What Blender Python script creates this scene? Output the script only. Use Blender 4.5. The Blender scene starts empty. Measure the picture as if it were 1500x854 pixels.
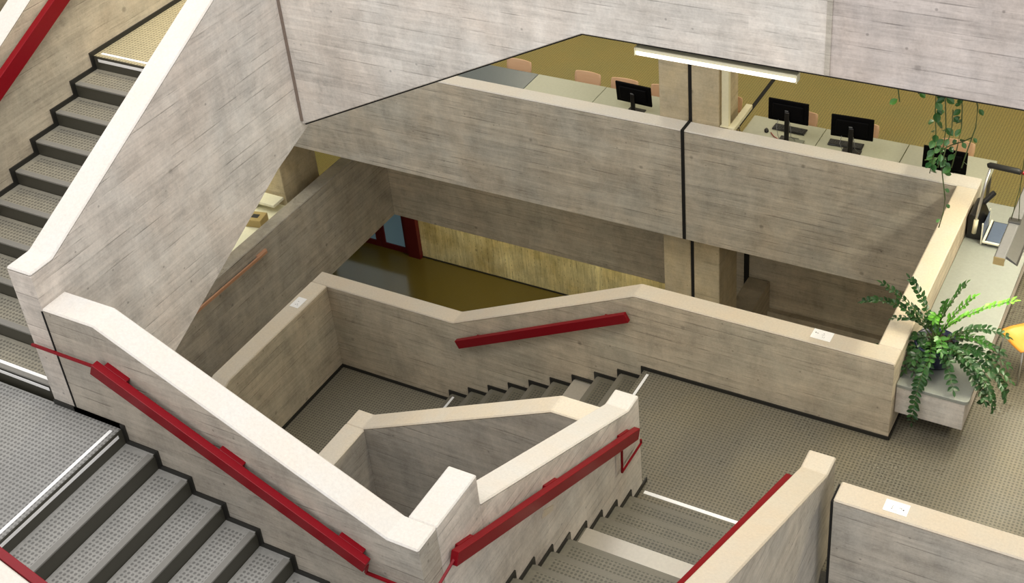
import bpy, bmesh, math, random
from mathutils import Vector, Matrix
random.seed(7)
C = bpy.context.scene.collection
PI = math.pi

# ------------------------------------------------------------------ helpers
def link(o, parent=None):
    C.objects.link(o)
    if parent is not None:
        o.parent = parent
    return o

def thing(name, label, cat, loc=(0, 0, 0), rz=0, group=None):
    o = bpy.data.objects.new(name, None)
    o.empty_display_size = .1
    link(o)
    o.location = loc
    o.rotation_euler = (0, 0, rz)
    o['label'] = label
    o['category'] = cat
    if group:
        o['group'] = group
    return o

def tag(o, label, cat, group=None):
    o['label'] = label
    o['category'] = cat
    if group:
        o['group'] = group
    return o

def obj(name, bm, mats, parent=None, smooth=False, label=None):
    bmesh.ops.recalc_face_normals(bm, faces=bm.faces[:])
    me = bpy.data.meshes.new(name)
    bm.to_mesh(me)
    bm.free()
    if not isinstance(mats, (list, tuple)):
        mats = [mats]
    for m in mats:
        me.materials.append(m)
    if smooth:
        for p in me.polygons:
            p.use_smooth = True
    o = bpy.data.objects.new(name, me)
    link(o, parent)
    if label:
        o['label'] = label
    return o

def struct(name, bm, mats, parent=None):
    o = obj(name, bm, mats, parent)
    o['kind'] = 'structure'
    return o

def merge(bm, b2):
    me = bpy.data.meshes.new('tmp')
    b2.to_mesh(me)
    b2.free()
    bm.from_mesh(me)
    bpy.data.meshes.remove(me)

def prism(axis, poly, a, b, bevel=0.0, bm=None, mi=0):
    """poly in the plane across the axis: axis x -> (y, z), y -> (x, z), z -> (x, y)"""
    t = bmesh.new()
    def P(u, v, w):
        return {'x': (w, u, v), 'y': (u, w, v), 'z': (u, v, w)}[axis]
    va = [t.verts.new(P(u, v, a)) for u, v in poly]
    vb = [t.verts.new(P(u, v, b)) for u, v in poly]
    t.faces.new(va)
    t.faces.new(list(reversed(vb)))
    n = len(poly)
    for i in range(n):
        t.faces.new((va[i], vb[i], vb[(i + 1) % n], va[(i + 1) % n]))
    bmesh.ops.recalc_face_normals(t, faces=t.faces[:])
    if bevel:
        bmesh.ops.bevel(t, geom=t.edges[:], offset=bevel, segments=1, profile=.5, affect='EDGES')
    for f in t.faces:
        f.material_index = mi
    if bm is None:
        return t
    merge(bm, t)
    return bm

def box(x0, x1, y0, y1, z0, z1, bevel=0.0, bm=None, mi=0):
    return prism('z', [(x0, y0), (x1, y0), (x1, y1), (x0, y1)], z0, z1, bevel, bm, mi)

def beam(p, q, w, h, up=(0, 0, 1), bevel=0.0, bm=None):
    """rectangular bar from p to q, w across, h tall"""
    p, q = Vector(p), Vector(q)
    d = (q - p).normalized()
    s = d.cross(Vector(up)).normalized()
    u = s.cross(d).normalized()
    t = bmesh.new()
    vs = []
    for c in (p, q):
        vs.append([t.verts.new(c + s * (w / 2) * i + u * (h / 2) * j) for i, j in ((-1, -1), (1, -1), (1, 1), (-1, 1))])
    t.faces.new(vs[0]); t.faces.new(list(reversed(vs[1])))
    for i in range(4):
        t.faces.new((vs[0][i], vs[1][i], vs[1][(i + 1) % 4], vs[0][(i + 1) % 4]))
    bmesh.ops.recalc_face_normals(t, faces=t.faces[:])
    if bevel:
        bmesh.ops.bevel(t, geom=t.edges[:], offset=bevel, segments=2, profile=.5, affect='EDGES')
    if bm is None:
        return t
    merge(bm, t)
    return bm

def tube(pts, r, n=10, bm=None, cap=True):
    t = bmesh.new()
    pts = [Vector(p) for p in pts]
    rs = r if isinstance(r, (list, tuple)) else [r] * len(pts)
    rings = []
    ref = Vector((0, 0, 1))
    for i, p in enumerate(pts):
        d = (pts[min(i + 1, len(pts) - 1)] - pts[max(i - 1, 0)]).normalized()
        a = d.cross(ref)
        if a.length < .05:
            a = d.cross(Vector((1, 0, 0)))
        a.normalize()
        b = a.cross(d).normalized()
        rings.append([t.verts.new(p + (a * math.cos(2 * PI * k / n) + b * math.sin(2 * PI * k / n)) * rs[i]) for k in range(n)])
    for i in range(len(rings) - 1):
        for k in range(n):
            t.faces.new((rings[i][k], rings[i][(k + 1) % n], rings[i + 1][(k + 1) % n], rings[i + 1][k]))
    if cap:
        t.faces.new(rings[0]); t.faces.new(list(reversed(rings[-1])))
    for f in t.faces:
        f.smooth = True
    if bm is None:
        return t
    merge(bm, t)
    return bm

def lathe(prof, n=40, c=(0, 0, 0), bm=None):
    t = bmesh.new()
    rings = []
    for r, z in prof:
        rings.append([t.verts.new((c[0] + r * math.cos(2 * PI * k / n), c[1] + r * math.sin(2 * PI * k / n), c[2] + z)) for k in range(n)])
    for i in range(len(rings) - 1):
        for k in range(n):
            t.faces.new((rings[i][k], rings[i][(k + 1) % n], rings[i + 1][(k + 1) % n], rings[i + 1][k]))
    t.faces.new(rings[0]); t.faces.new(rings[-1])
    if bm is None:
        return t
    merge(bm, t)
    return bm

# ------------------------------------------------------------------ materials
def lin(c):
    return tuple((x / 12.92 if x <= .04045 else ((x + .055) / 1.055) ** 2.4) for x in [v / 255 for v in c]) + (1,)

class N:
    def __init__(s, name):
        s.m = bpy.data.materials.new(name)
        s.m.use_nodes = True
        s.t = s.m.node_tree
        s.b = s.t.nodes['Principled BSDF']
    def n(s, kind, **k):
        x = s.t.nodes.new(kind)
        for a, v in k.items():
            setattr(x, a, v)
        return x
    def l(s, a, b):
        s.t.links.new(a, b)
    def math(s, op, a, b=None, c=None, clamp=False):
        x = s.n('ShaderNodeMath', operation=op)
        x.use_clamp = clamp
        for i, v in enumerate((a, b, c)):
            if v is None:
                continue
            if isinstance(v, (int, float)):
                x.inputs[i].default_value = v
            else:
                s.l(v, x.inputs[i])
        return x.outputs[0]
    def mix(s, f, a, b, blend='MIX'):
        x = s.n('ShaderNodeMix', data_type='RGBA', blend_type=blend)
        for i, v in ((0, f), (6, a), (7, b)):
            if isinstance(v, (int, float)):
                x.inputs[i].default_value = v
            elif isinstance(v, tuple):
                x.inputs[i].default_value = v
            else:
                s.l(v, x.inputs[i])
        return x.outputs[2]
    def noise(s, vec, scale, detail=4, rough=.6, dist=0):
        x = s.n('ShaderNodeTexNoise')
        x.inputs['Scale'].default_value = scale
        x.inputs['Detail'].default_value = detail
        x.inputs['Roughness'].default_value = rough
        x.inputs['Distortion'].default_value = dist
        s.l(vec, x.inputs['Vector'])
        return x.outputs['Fac']
    def mapv(s, vec, sc, loc=(0, 0, 0)):
        x = s.n('ShaderNodeMapping')
        x.inputs['Scale'].default_value = sc
        x.inputs['Location'].default_value = loc
        s.l(vec, x.inputs['Vector'])
        return x.outputs[0]
    def ramp(s, f, p0, p1, c0=(0, 0, 0, 1), c1=(1, 1, 1, 1)):
        x = s.n('ShaderNodeValToRGB')
        x.color_ramp.elements[0].position = p0
        x.color_ramp.elements[1].position = p1
        x.color_ramp.elements[0].color = c0
        x.color_ramp.elements[1].color = c1
        s.l(f, x.inputs[0])
        return x.outputs[0]
    def bump(s, h, strength, dist=.01):
        x = s.n('ShaderNodeBump')
        x.inputs['Strength'].default_value = strength
        x.inputs['Distance'].default_value = dist
        s.l(h, x.inputs['Height'])
        s.l(x.outputs[0], s.b.inputs['Normal'])

def plain(name, rgb, rough=.5, metal=0, spec=None, coat=0):
    k = N(name)
    pos = k.n('ShaderNodeTexCoord').outputs['Object']
    f = k.noise(pos, 30, 3)
    c = lin(rgb)
    k.l(k.mix(f, tuple(x * .9 for x in c[:3]) + (1,), tuple(min(1, x * 1.1) for x in c[:3]) + (1,)), k.b.inputs['Base Color'])
    k.b.inputs['Roughness'].default_value = rough
    k.b.inputs['Metallic'].default_value = metal
    k.b.inputs['Coat Weight'].default_value = coat
    if spec is not None:
        k.b.inputs['Specular IOR Level'].default_value = spec
    return k.m

def concrete(name, base, warm, board=.105, contrast=1.0, stain=1.0, vertical=False):
    """board-marked concrete: level boards with their own tone, long grain, blotches and pin holes"""
    k = N(name)
    geo = k.n('ShaderNodeNewGeometry')
    pos = geo.outputs['Position']
    sep = k.n('ShaderNodeSeparateXYZ'); k.l(pos, sep.inputs[0])
    X, Y, Z = sep.outputs
    if vertical:
        u, v = k.math('ADD', X, Y), None
        row = k.math('DIVIDE', u, board)
        comb = k.mapv(pos, (22, 22, 1.6))
    else:
        row = k.math('DIVIDE', Z, board)
        comb = k.mapv(pos, (1.3, 1.3, 26))
    idx = k.math('FLOOR', row)
    fr = k.math('FRACT', row)
    # each row is broken into boards of their own tone
    al = k.math('ADD', X, Y) if not vertical else Z
    seg = k.math('FLOOR', k.math('ADD', k.math('DIVIDE', al, 1.9), k.math('MULTIPLY', idx, .37)))
    cv = k.n('ShaderNodeCombineXYZ'); k.l(idx, cv.inputs[0]); k.l(seg, cv.inputs[1])
    wn = k.n('ShaderNodeTexWhiteNoise', noise_dimensions='3D'); k.l(cv.outputs[0], wn.inputs['Vector'])
    tone = wn.outputs['Value']
    grain = k.noise(comb, 1.0, 5, .65, .3)
    blot = k.noise(pos, 1.1, 5, .62, .4)
    blot2 = k.noise(k.mapv(pos, (1, 1, .55), (3, 7, 1)), 3.4, 5, .7, .2)
    streak = k.noise(k.mapv(pos, (3.2, 3.2, .35)), 1.0, 4, .6)
    fine = k.noise(pos, 48, 4, .75)
    dash = k.ramp(k.noise(k.mapv(pos, (4.5, 4.5, 75) if not vertical else (75, 75, 4.5)), 1.0, 3, .6, .4), .60, .70)
    pale = k.ramp(k.noise(k.mapv(pos, (2.2, 2.2, 30) if not vertical else (30, 30, 2.2), (4, 4, 4)), 1.0, 5, .75, .8), .58, .80)
    spot = k.ramp(k.noise(k.mapv(pos, (1, 1, 1.3), (2, 9, 5)), 2.6, 6, .78, .6), .56, .72)
    b = lin(base); w = lin(warm)
    col = k.mix(k.ramp(blot, .35, .68), b, w)
    val = k.math('ADD', k.math('MULTIPLY', k.math('SUBTRACT', tone, .5), .13 * contrast),
                 k.math('MULTIPLY', k.math('SUBTRACT', grain, .5), .62 * contrast))
    val = k.math('ADD', val, k.math('MULTIPLY', k.math('SUBTRACT', blot2, .5), .95 * stain))
    val = k.math('ADD', val, k.math('MULTIPLY', k.math('SUBTRACT', streak, .5), .22 * stain))
    val = k.math('SUBTRACT', val, k.math('MULTIPLY', dash, .18 * contrast))
    val = k.math('ADD', val, k.math('MULTIPLY', pale, .16 * contrast))
    val = k.math('SUBTRACT', val, k.math('MULTIPLY', spot, .20 * stain))
    val = k.math('ADD', val, k.math('MULTIPLY', k.math('SUBTRACT', fine, .5), .40))
    val = k.math('ADD', val, 1.0)
    # thin seams between boards, broken up by noise
    edge = k.math('MINIMUM', fr, k.math('SUBTRACT', 1.0, fr))
    seam = k.ramp(edge, .0, .07, (1, 1, 1, 1), (0, 0, 0, 1))
    br = k.ramp(k.noise(k.mapv(pos, (1.1, 1.1, 9), (9, 2, 4)), 1.6, 3), .5, .62)
    seamv = k.math('MULTIPLY', seam, br)
    val = k.math('MULTIPLY', val, k.math('SUBTRACT', 1.0, k.math('MULTIPLY', seamv, .42 * contrast)))
    # pin holes
    vo = k.n('ShaderNodeTexVoronoi'); vo.inputs['Scale'].default_value = 5.2; k.l(pos, vo.inputs['Vector'])
    hole = k.ramp(vo.outputs['Distance'], .035, .075, (1, 1, 1, 1), (0, 0, 0, 1))
    vo2 = k.n('ShaderNodeTexVoronoi'); vo2.inputs['Scale'].default_value = 1.9; k.l(pos, vo2.inputs['Vector'])
    hole2 = k.ramp(vo2.outputs['Distance'], .028, .07, (1, 1, 1, 1), (0, 0, 0, 1))
    val = k.math('MULTIPLY', val, k.math('SUBTRACT', 1.0, k.math('MULTIPLY', k.math('MAXIMUM', hole, hole2), .38)))
    cc = k.n('ShaderNodeCombineColor'); 
    for i in range(3):
        k.l(val, cc.inputs[i])
    k.l(k.mix(1.0, col, cc.outputs[0], 'MULTIPLY'), k.b.inputs['Base Color'])
    k.b.inputs['Roughness'].default_value = .82
    k.b.inputs['Specular IOR Level'].default_value = .25
    h = k.math('ADD', k.math('MULTIPLY', grain, .5), k.math('MULTIPLY', tone, .35))
    h = k.math('SUBTRACT', h, k.math('MULTIPLY', seamv, .5))
    h = k.math('SUBTRACT', h, k.math('MULTIPLY', hole2, .8))
    k.bump(h, .45, .008)
    return k.m

def smooth_concrete(name, base, warm):
    k = N(name)
    pos = k.n('ShaderNodeNewGeometry').outputs['Position']
    a = k.noise(pos, 2.3, 5, .6)
    f = k.noise(pos, 45, 4, .7)
    c = k.mix(k.ramp(a, .35, .66), lin(base), lin(warm))
    v = k.ramp(f, .2, .8, (.86, .86, .86, 1), (1.06, 1.06, 1.06, 1))
    k.l(k.mix(1.0, c, v, 'MULTIPLY'), k.b.inputs['Base Color'])
    k.b.inputs['Roughness'].default_value = .7
    k.b.inputs['Specular IOR Level'].default_value = .3
    k.bump(f, .12, .003)
    return k.m

def stud_rubber(name, base, rough=.38, pitch=.038, dark=.62, mask=None, warm=None):
    """rubber floor with round studs on a square grid; mask=(x0, x1, y0, y1) limits studs in object space"""
    k = N(name)
    tc = k.n('ShaderNodeTexCoord')
    pos = tc.outputs['Object'] if mask else k.n('ShaderNodeNewGeometry').outputs['Position']
    sep = k.n('ShaderNodeSeparateXYZ'); k.l(pos, sep.inputs[0])
    def cell(v):
        return k.math('SUBTRACT', k.math('FRACT', k.math('DIVIDE', v, pitch)), .5)
    a, b = cell(sep.outputs[0]), cell(sep.outputs[1])
    d = k.math('SQRT', k.math('ADD', k.math('MULTIPLY', a, a), k.math('MULTIPLY', b, b)))
    stud = k.ramp(d, .27, .37, (1, 1, 1, 1), (0, 0, 0, 1))
    if mask:
        x0, x1, y0, y1 = mask
        m = k.math('MULTIPLY', k.math('GREATER_THAN', sep.outputs[0], x0), k.math('LESS_THAN', sep.outputs[0], x1))
        m = k.math('MULTIPLY', m, k.math('MULTIPLY', k.math('GREATER_THAN', sep.outputs[1], y0), k.math('LESS_THAN', sep.outputs[1], y1)))
        geo = k.n('ShaderNodeNewGeometry')
        s3 = k.n('ShaderNodeSeparateXYZ'); k.l(geo.outputs['Normal'], s3.inputs[0])
        m = k.math('MULTIPLY', m, k.math('GREATER_THAN', s3.outputs[2], .8))
        stud = k.math('MULTIPLY', stud, m)
    wpos = k.n('ShaderNodeNewGeometry').outputs['Position']
    big = k.noise(wpos, 1.3, 5, .6, .3)
    fine = k.noise(wpos, 26, 4, .7)
    c = lin(base)
    if warm:
        c1 = lin(warm)
    else:
        c1 = tuple(min(1, x * 1.25) for x in c[:3]) + (1,)
    col = k.mix(k.ramp(big, .35, .7), c, c1)
    col = k.mix(1.0, col, k.ramp(fine, .25, .8, (.82, .82, .82, 1), (1.15, 1.15, 1.15, 1)), 'MULTIPLY')
    col = k.mix(k.math('MULTIPLY', stud, 1 - dark), col, (0.01, .01, .01, 1))
    k.l(col, k.b.inputs['Base Color'])
    k.l(k.ramp(big, .3, .75, (rough - .06,) * 3 + (1,), (rough + .12,) * 3 + (1,)), k.b.inputs['Roughness'])
    k.bump(stud, .5, .003)
    return k.m

def glow(name, rgb, strength):
    k = N(name)
    k.b.inputs['Base Color'].default_value = lin(rgb)
    k.b.inputs['Emission Color'].default_value = lin(rgb)
    k.b.inputs['Emission Strength'].default_value = strength
    return k.m

def gradient_wood(name, c0, c1, rough=.4):
    k = N(name)
    pos = k.n('ShaderNodeTexCoord').outputs['Object']
    f = k.noise(k.mapv(pos, (2, 18, 18)), 2.0, 4, .6, .5)
    k.l(k.mix(f, lin(c0), lin(c1)), k.b.inputs['Base Color'])
    k.b.inputs['Roughness'].default_value = rough
    return k.m

M = {}
M['wall'] = concrete('board_marked_concrete', (206, 202, 196), (208, 198, 188))
M['wall_low'] = concrete('board_marked_concrete_tan', (182, 173, 154), (190, 176, 154), contrast=1.1)
M['wall_end'] = concrete('board_marked_concrete_mauve', (186, 178, 174), (182, 170, 162), contrast=1.2)
M['wall_mid'] = concrete('board_marked_concrete_mid', (184, 179, 168), (188, 177, 160), contrast=1.25)
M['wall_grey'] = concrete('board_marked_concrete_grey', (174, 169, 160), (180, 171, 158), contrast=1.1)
M['column'] = concrete('column_concrete', (186, 176, 154), (192, 176, 144), board=.6, contrast=.6)
M['yellow'] = concrete('vertical_board_concrete', (214, 204, 160), (182, 162, 104), board=.13, contrast=1.8, vertical=True)
M['coping'] = smooth_concrete('coping_concrete', (212, 209, 204), (214, 207, 198))
M['coping_tan'] = smooth_concrete('coping_concrete_tan', (214, 205, 190), (218, 204, 182))
M['coping_dimmed'] = smooth_concrete('coping_concrete_dimmed', (202, 193, 178), (206, 192, 172))  # tan coping darkened in its colour to offset the strong hall lamp
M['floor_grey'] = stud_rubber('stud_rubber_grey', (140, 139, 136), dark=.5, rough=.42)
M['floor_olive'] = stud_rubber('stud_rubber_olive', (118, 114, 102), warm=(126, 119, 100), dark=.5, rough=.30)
M['floor_study'] = stud_rubber('stud_rubber_mustard', (142, 132, 78), warm=(150, 134, 76), dark=.6, rough=.5)
M['floor_landing'] = stud_rubber('stud_rubber_stone', (136, 131, 116), warm=(142, 136, 118), dark=.5, rough=.4)
M['floor_warm'] = stud_rubber('stud_rubber_sand', (176, 167, 138), warm=(184, 172, 138), dark=.55, rough=.45)
M['floor_deep'] = plain('polished_olive_floor', (84, 74, 34), .17)
M['rubber_plain'] = plain('plain_rubber', (100, 98, 92), .45)
M['nosing'] = plain('nosing_rubber', (128, 126, 121), .36)
M['nosing_olive'] = plain('nosing_rubber_olive', (112, 108, 97), .4)
M['riser'] = plain('dark_riser_rubber', (66, 64, 55), .45)
M['skirt'] = plain('black_rubber', (34, 33, 30), .45)
M['strip'] = plain('white_paint', (250, 250, 250), .4)
M['brass'] = plain('brushed_metal', (205, 200, 190), .35, .6)
M['red'] = plain('red_lacquer', (124, 6, 21), .33, 0, spec=.22)
M['red_dark'] = plain('dark_red_frame', (84, 10, 16), .4)
M['copper'] = plain('copper_lacquer', (198, 150, 120), .4)
M['black'] = plain('black_plastic', (16, 16, 18), .35)
M['black_soft'] = plain('black_rubber_grip', (22, 22, 22), .6)
M['screen'] = plain('monitor_shell', (5, 5, 7), .6, spec=.08)
M['joint'] = plain('joint_black', (10, 9, 8), .8)
M['joint_brown'] = plain('brown_joint', (128, 114, 104), .8)
M['chrome'] = plain('chrome', (215, 215, 212), .28, 1)
M['steel'] = plain('light_steel', (200, 202, 206), .35, .3)
M['cream'] = plain('cream_paint', (226, 220, 190), .45)
M['desk'] = plain('grey_green_laminate', (168, 170, 152), .32)
M['desk_dark'] = plain('blue_grey_laminate', (104, 112, 116), .3)
M['bench'] = plain('grey_bench_top', (150, 154, 148), .25)
M['leg_grey'] = plain('desk_leg_metal', (120, 120, 118), .4, .5)
M['shell'] = gradient_wood('pale_beech_shell', (232, 194, 158), (222, 178, 140))
M['orange'] = gradient_wood('orange_wood_shell', (232, 164, 66), (222, 148, 56), .35)
M['paper'] = plain('white_paper', (250, 250, 250), .6)
M['ink'] = plain('dark_ink', (40, 40, 45), .6)
M['pot'] = plain('dark_blue_glaze', (22, 30, 62), .25)
M['soil'] = plain('potting_soil', (48, 36, 26), .9)
M['stem'] = plain('green_stem', (74, 98, 44), .5)
M['vine'] = plain('vine_stem', (70, 84, 40), .6)
M['blue'] = plain('slate_blue_mat', (84, 98, 122), .35)
M['tube'] = glow('lit_tube', (255, 250, 240), 1.6)
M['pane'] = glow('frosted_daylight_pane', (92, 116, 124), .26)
M['card'] = plain('tan_card', (178, 156, 104), .6)
M['white'] = plain('white_laminate', (236, 234, 214), .4)
M['cable'] = plain('grey_cable', (120, 122, 124), .5)
M['redcable'] = plain('red_cable', (150, 30, 40), .5)

def leaf_mat(name, c0, c1):
    k = N(name)
    info = k.n('ShaderNodeNewGeometry')
    k.l(k.mix(info.outputs['Random Per Island'], lin(c0), lin(c1)), k.b.inputs['Base Color'])
    k.b.inputs['Roughness'].default_value = .32
    k.b.inputs['Transmission Weight'].default_value = 0
    return k.m
M['leaf_dark'] = leaf_mat('deep_green_leaf', (26, 58, 30), (50, 92, 44))
M['leaf_mid'] = leaf_mat('mid_green_leaf', (48, 96, 40), (78, 134, 52))
M['leaf_bright'] = leaf_mat('fresh_green_leaf', (98, 176, 50), (132, 206, 74))
M['leaf_vine'] = leaf_mat('vine_leaf', (40, 84, 44), (84, 128, 66))

# ------------------------------------------------------------------ key levels (metres)
ZA, ZB, ZC, ZD, ZE, ZU = 0.0, -1.47, 2.84, 1.43, 4.29, 5.72     # hall, lower landing, upper landing, turn landing, top landing, floor above
Z1, Z2 = -2.88, -5.76
T = .03                                                          # coping layer

# ------------------------------------------------------------------ parapets
def parapet(name, label, axis, a, b, top, bot, wm, cm, group=None, joints=()):
    """top and bot: outlines running the same way, (u, z)"""
    t = thing(name, label, 'parapet', (0, 0, 0), 0, group)
    body = [(u, z - T) for u, z in top] + list(reversed(bot))
    obj('wall_panel', prism(axis, body, a, b, .004), wm, t)
    cop = list(top) + [(u, z - T) for u, z in reversed(top)]
    o = .004
    obj('coping', prism(axis, cop, a - o, b + o, .012), cm, t, label='smooth pale coping')
    for j in joints:
        u, z0, z1, w = j
        if axis == 'y':
            obj('expansion_joint', box(u - w / 2, u + w / 2, a - .012, b + .012, z0, z1), M['joint'], t, label='black expansion joint')
        else:
            obj('expansion_joint', box(a - .012, b + .012, u - w / 2, u + w / 2, z0, z1), M['joint'], t, label='black expansion joint')
    return t

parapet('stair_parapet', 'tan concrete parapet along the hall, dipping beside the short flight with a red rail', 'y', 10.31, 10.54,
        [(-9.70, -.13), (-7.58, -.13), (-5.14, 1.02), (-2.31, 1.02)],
        [(-9.70, -1.9), (-7.58, -1.9), (-5.14, -.7), (-2.31, -.7)], M['wall_low'], M['coping_dimmed'])
parapet('landing_parapet', 'low concrete parapet closing the small lower landing, with a paper sheet on its coping', 'x', -9.70, -9.46,
        [(10.31, -.13), (8.36, -.13), (4.6, -1.9)], [(10.31, -1.9), (8.36, -1.9), (4.6, -3.6)], M['wall_low'], M['coping_tan'])
parapet('void_parapet', 'concrete parapet running from the plant bench towards the desks, cream on top', 'x', -2.54, -2.31,
        [(10.54, 1.02), (13.67, 1.02)], [(10.54, -.7), (13.67, -.7)], M['wall_low'], M['coping_tan'])
parapet('balcony_parapet', 'long deep concrete balcony parapet in front of the computer desks, split by a black joint', 'y', 13.67, 13.91,
        [(-12.95, 1.02), (-6.02, 1.02), (-2.31, 1.02)], [(-12.95, -.70), (-6.02, -.70), (-2.31, -.70)], M['wall_mid'], M['coping'],
        joints=[(-6.01, -.69, 1.025, .045)])
parapet('lower_balcony_parapet', 'shaded concrete parapet of the level below, with the copper rail on it', 'x', -13.0, -12.76,
        [(4.0, -1.86), (16.3, -1.86)], [(4.0, -3.56), (16.3, -3.56)], M['wall_grey'], M['wall_grey'])
parapet('well_parapet', 'concrete parapet on the far side of the central stairwell, its coping bent over the flight', 'y', 8.16, 8.40,
        [(-7.61, .07), (-7.40, .07), (-5.0, 1.22), (-4.57, 1.22)], [(-7.61, -5.7), (-7.40, -5.7), (-5.0, -5.7), (-4.57, -5.7)], M['wall_grey'], M['coping_tan'])
parapet('well_side_parapet', 'short concrete parapet between the lower landing and the central stairwell', 'x', -7.61, -7.37,
        [(8.16, .07), (7.45, .07), (4.2, -1.5)], [(8.16, -5.7), (7.45, -5.7), (4.2, -5.7)], M['wall_grey'], M['coping_tan'])
# parapet of the flight that climbs from the hall, and its raised end
fp = parapet('flight_parapet', 'white-topped parapet with red rail climbing beside the hall flight, notched up into a raised end', 'x', -4.57, -4.33,
        [(8.69, 1.22), (8.46, 1.22), (5.91, 2.43)], [(8.69, -.6), (8.46, -.6), (5.91, -.2)], M['wall'], M['coping'])
obj('wall_panel', prism('x', [(5.91, 2.70), (5.34, 2.70), (5.34, -.2), (5.91, -.2)], -4.57, -4.33, .004), M['wall'], fp)
obj('coping', prism('x', [(5.912, 2.73), (5.34, 2.73), (5.34, 2.70), (5.912, 2.70)], -4.574, -4.326, .010), M['coping'], fp, label='smooth pale coping')
parapet('sloping_parapet', 'wide white-topped parapet sloping down from the upper landing above the double-blocked red rail', 'y', 5.10, 5.34,
        [(-7.60, 3.90), (-7.07, 3.90), (-4.60, 2.73), (-4.33, 2.73)],
        [(-7.60, 1.0), (-7.07, 1.0), (-4.60, -.2), (-4.33, -.2)], M['wall_grey'], M['coping'])
# big side parapet of the upper flight
parapet('great_parapet', 'huge pale concrete parapet of the upper flight, a leaning slab with board marks', 'x', -7.85, -7.60,
        [(5.10, 4.23), (5.33, 4.23), (7.95, 5.53), (8.64, 5.53)],
        [(5.10, 2.06), (5.33, 2.17), (7.95, 3.46), (8.64, 3.70)], M['wall'], M['coping'])
parapet('outer_flight_parapet', 'pale parapet beyond the upper flight, carrying a steep red rail', 'x', -9.91, -9.67,
        [(4.4, 3.86), (5.1, 3.86), (7.95, 5.40), (10.3, 5.40)],
        [(4.4, 1.9), (5.1, 1.9), (7.95, 3.4), (10.3, 3.4)], M['wall_low'], M['coping'])
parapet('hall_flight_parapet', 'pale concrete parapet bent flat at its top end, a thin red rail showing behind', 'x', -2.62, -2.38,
        [(8.66, 1.22), (8.42, 1.22), (4.6, 3.04)], [(8.66, -3.2), (8.42, -3.2), (4.6, -3.2)], M['wall_grey'], M['coping_dimmed'])
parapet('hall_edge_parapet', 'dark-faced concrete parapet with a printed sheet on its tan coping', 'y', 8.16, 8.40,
        [(-2.24, 1.22), (1.5, 1.22)], [(-2.24, -3.2), (1.5, -3.2)], M['wall_grey'], M['coping_dimmed'])
parapet('near_parapet', 'white coping of the parapet nearest the camera, below the short stretch of red rail', 'y', 3.12, 3.36,
        [(-8.6, 3.80), (-7.07, 3.80), (-3.9, 2.29)], [(-8.6, -5.76), (-7.07, -5.76), (-3.9, -5.76)], M['wall'], M['coping'])
# dark joint lines beside abutting parapets
struct('trim_1', box(-2.268, -2.242, 8.175, 8.40, -3.2, 1.17), M['joint'])
struct('trim_2', box(-7.612, -7.60, 5.094, 5.102, 2.86, 3.87), M['joint'])

# ------------------------------------------------------------------ slabs, walls, fascia
bm = prism('y', [(-7.60, 3.70), (-4.54, 5.18), (-2.56, 5.18), (-2.56, 8.2), (-7.60, 8.2)], 8.40, 8.64, .008)
struct('wall_upper', bm, M['wall'])
bm = prism('y', [(-2.55, 5.18), (6.0, 5.18), (6.0, 8.2), (-2.55, 8.2)], 8.40, 8.64, .008)
struct('wall_upper_end', bm, M['wall_end'])
struct('trim_3', box(-2.575, -2.535, 8.392, 8.40, 5.19, 8.2), M['wall_grey'])
bm = prism('y', [(-7.58, 3.69), (-4.545, 5.160), (6, 5.160), (6, 5.18), (-4.54, 5.18), (-7.59, 3.705)], 8.425, 8.62)
struct('trim_4', bm, M['joint'])
struct('trim_5', box(-7.6, -7.575, 8.385, 8.40, 3.75, 8.2), M['joint_brown'])

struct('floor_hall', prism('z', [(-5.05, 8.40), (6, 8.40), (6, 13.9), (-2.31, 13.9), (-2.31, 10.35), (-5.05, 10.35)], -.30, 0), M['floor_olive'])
struct('floor_study', box(-20, 6, 13.9, 27, -.30, 0), M['floor_study'])
struct('floor_study_side', box(-20, -12.95, 4, 13.9, -.30, 0), M['floor_study'])
struct('trim_6', box(-6.03, -5.97, 13.92, 27, -.28, .006), M['joint'])
struct('ceiling_study', prism('z', [(-4.54, 8.64), (6, 8.64), (6, 27), (-20, 27), (-20, 13.9), (-4.54, 13.9)], 5.18, 5.72), M['wall_low'])
struct('wall_study_back', box(-20, 6, 27, 27.3, -6, 5.7), M['wall_low'])
struct('wall_right', box(6, 6.3, 8.4, 27, -6, 5.7), M['wall_low'])
struct('wall_left', box(-20.3, -20, 2, 27, -6, 5.7), M['wall_low'])
struct('wall_void_side', box(-2.54, -2.31, 10.54, 17.6, -5.76, -.712), M['wall_low'])
# level below
struct('floor_lower', prism('z', [(-20, 2), (-13.0, 2), (-13.0, 16.3), (-2.54, 16.3), (-2.54, 20), (-20, 20)], -3.14, Z1), M['floor_study'])
bm = prism('y', [(-12.76, -3.56), (-2.54, -3.56), (-2.54, -1.86), (-12.76, -1.86)], 16.05, 16.30, .006)
struct('wall_recessed_beam', bm, M['wall_low'])
struct('trim_7', box(-6.05, -5.97, 16.035, 16.05, -3.56, -1.86), M['joint'])
bm = box(-5.97, -5.62, 15.0, 16.04, -4.6, -2.98, .01)
struct('wall_beam_block', bm, M['wall_low'])
struct('wall_below_beam', box(-5.97, -2.54, 15.95, 16.05, -5.76, -3.5), M['wall_low'])
# deepest hall
struct('floor_deep_hall', box(-20, 6, 2, 17.6, -6.0, Z2), M['floor_deep'])
struct('wall_deep_yellow', box(-13.44, -2.4, 17.6, 17.9, Z2, -3.14), M['yellow'])
struct('baseboard_deep', box(-13.44, -2.4, 17.585, 17.60, Z2, Z2 + .03), M['skirt'])
struct('wall_deep_left', box(-20, -15.4, 17.6, 17.9, Z2, -3.14), M['wall_low'])

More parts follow.
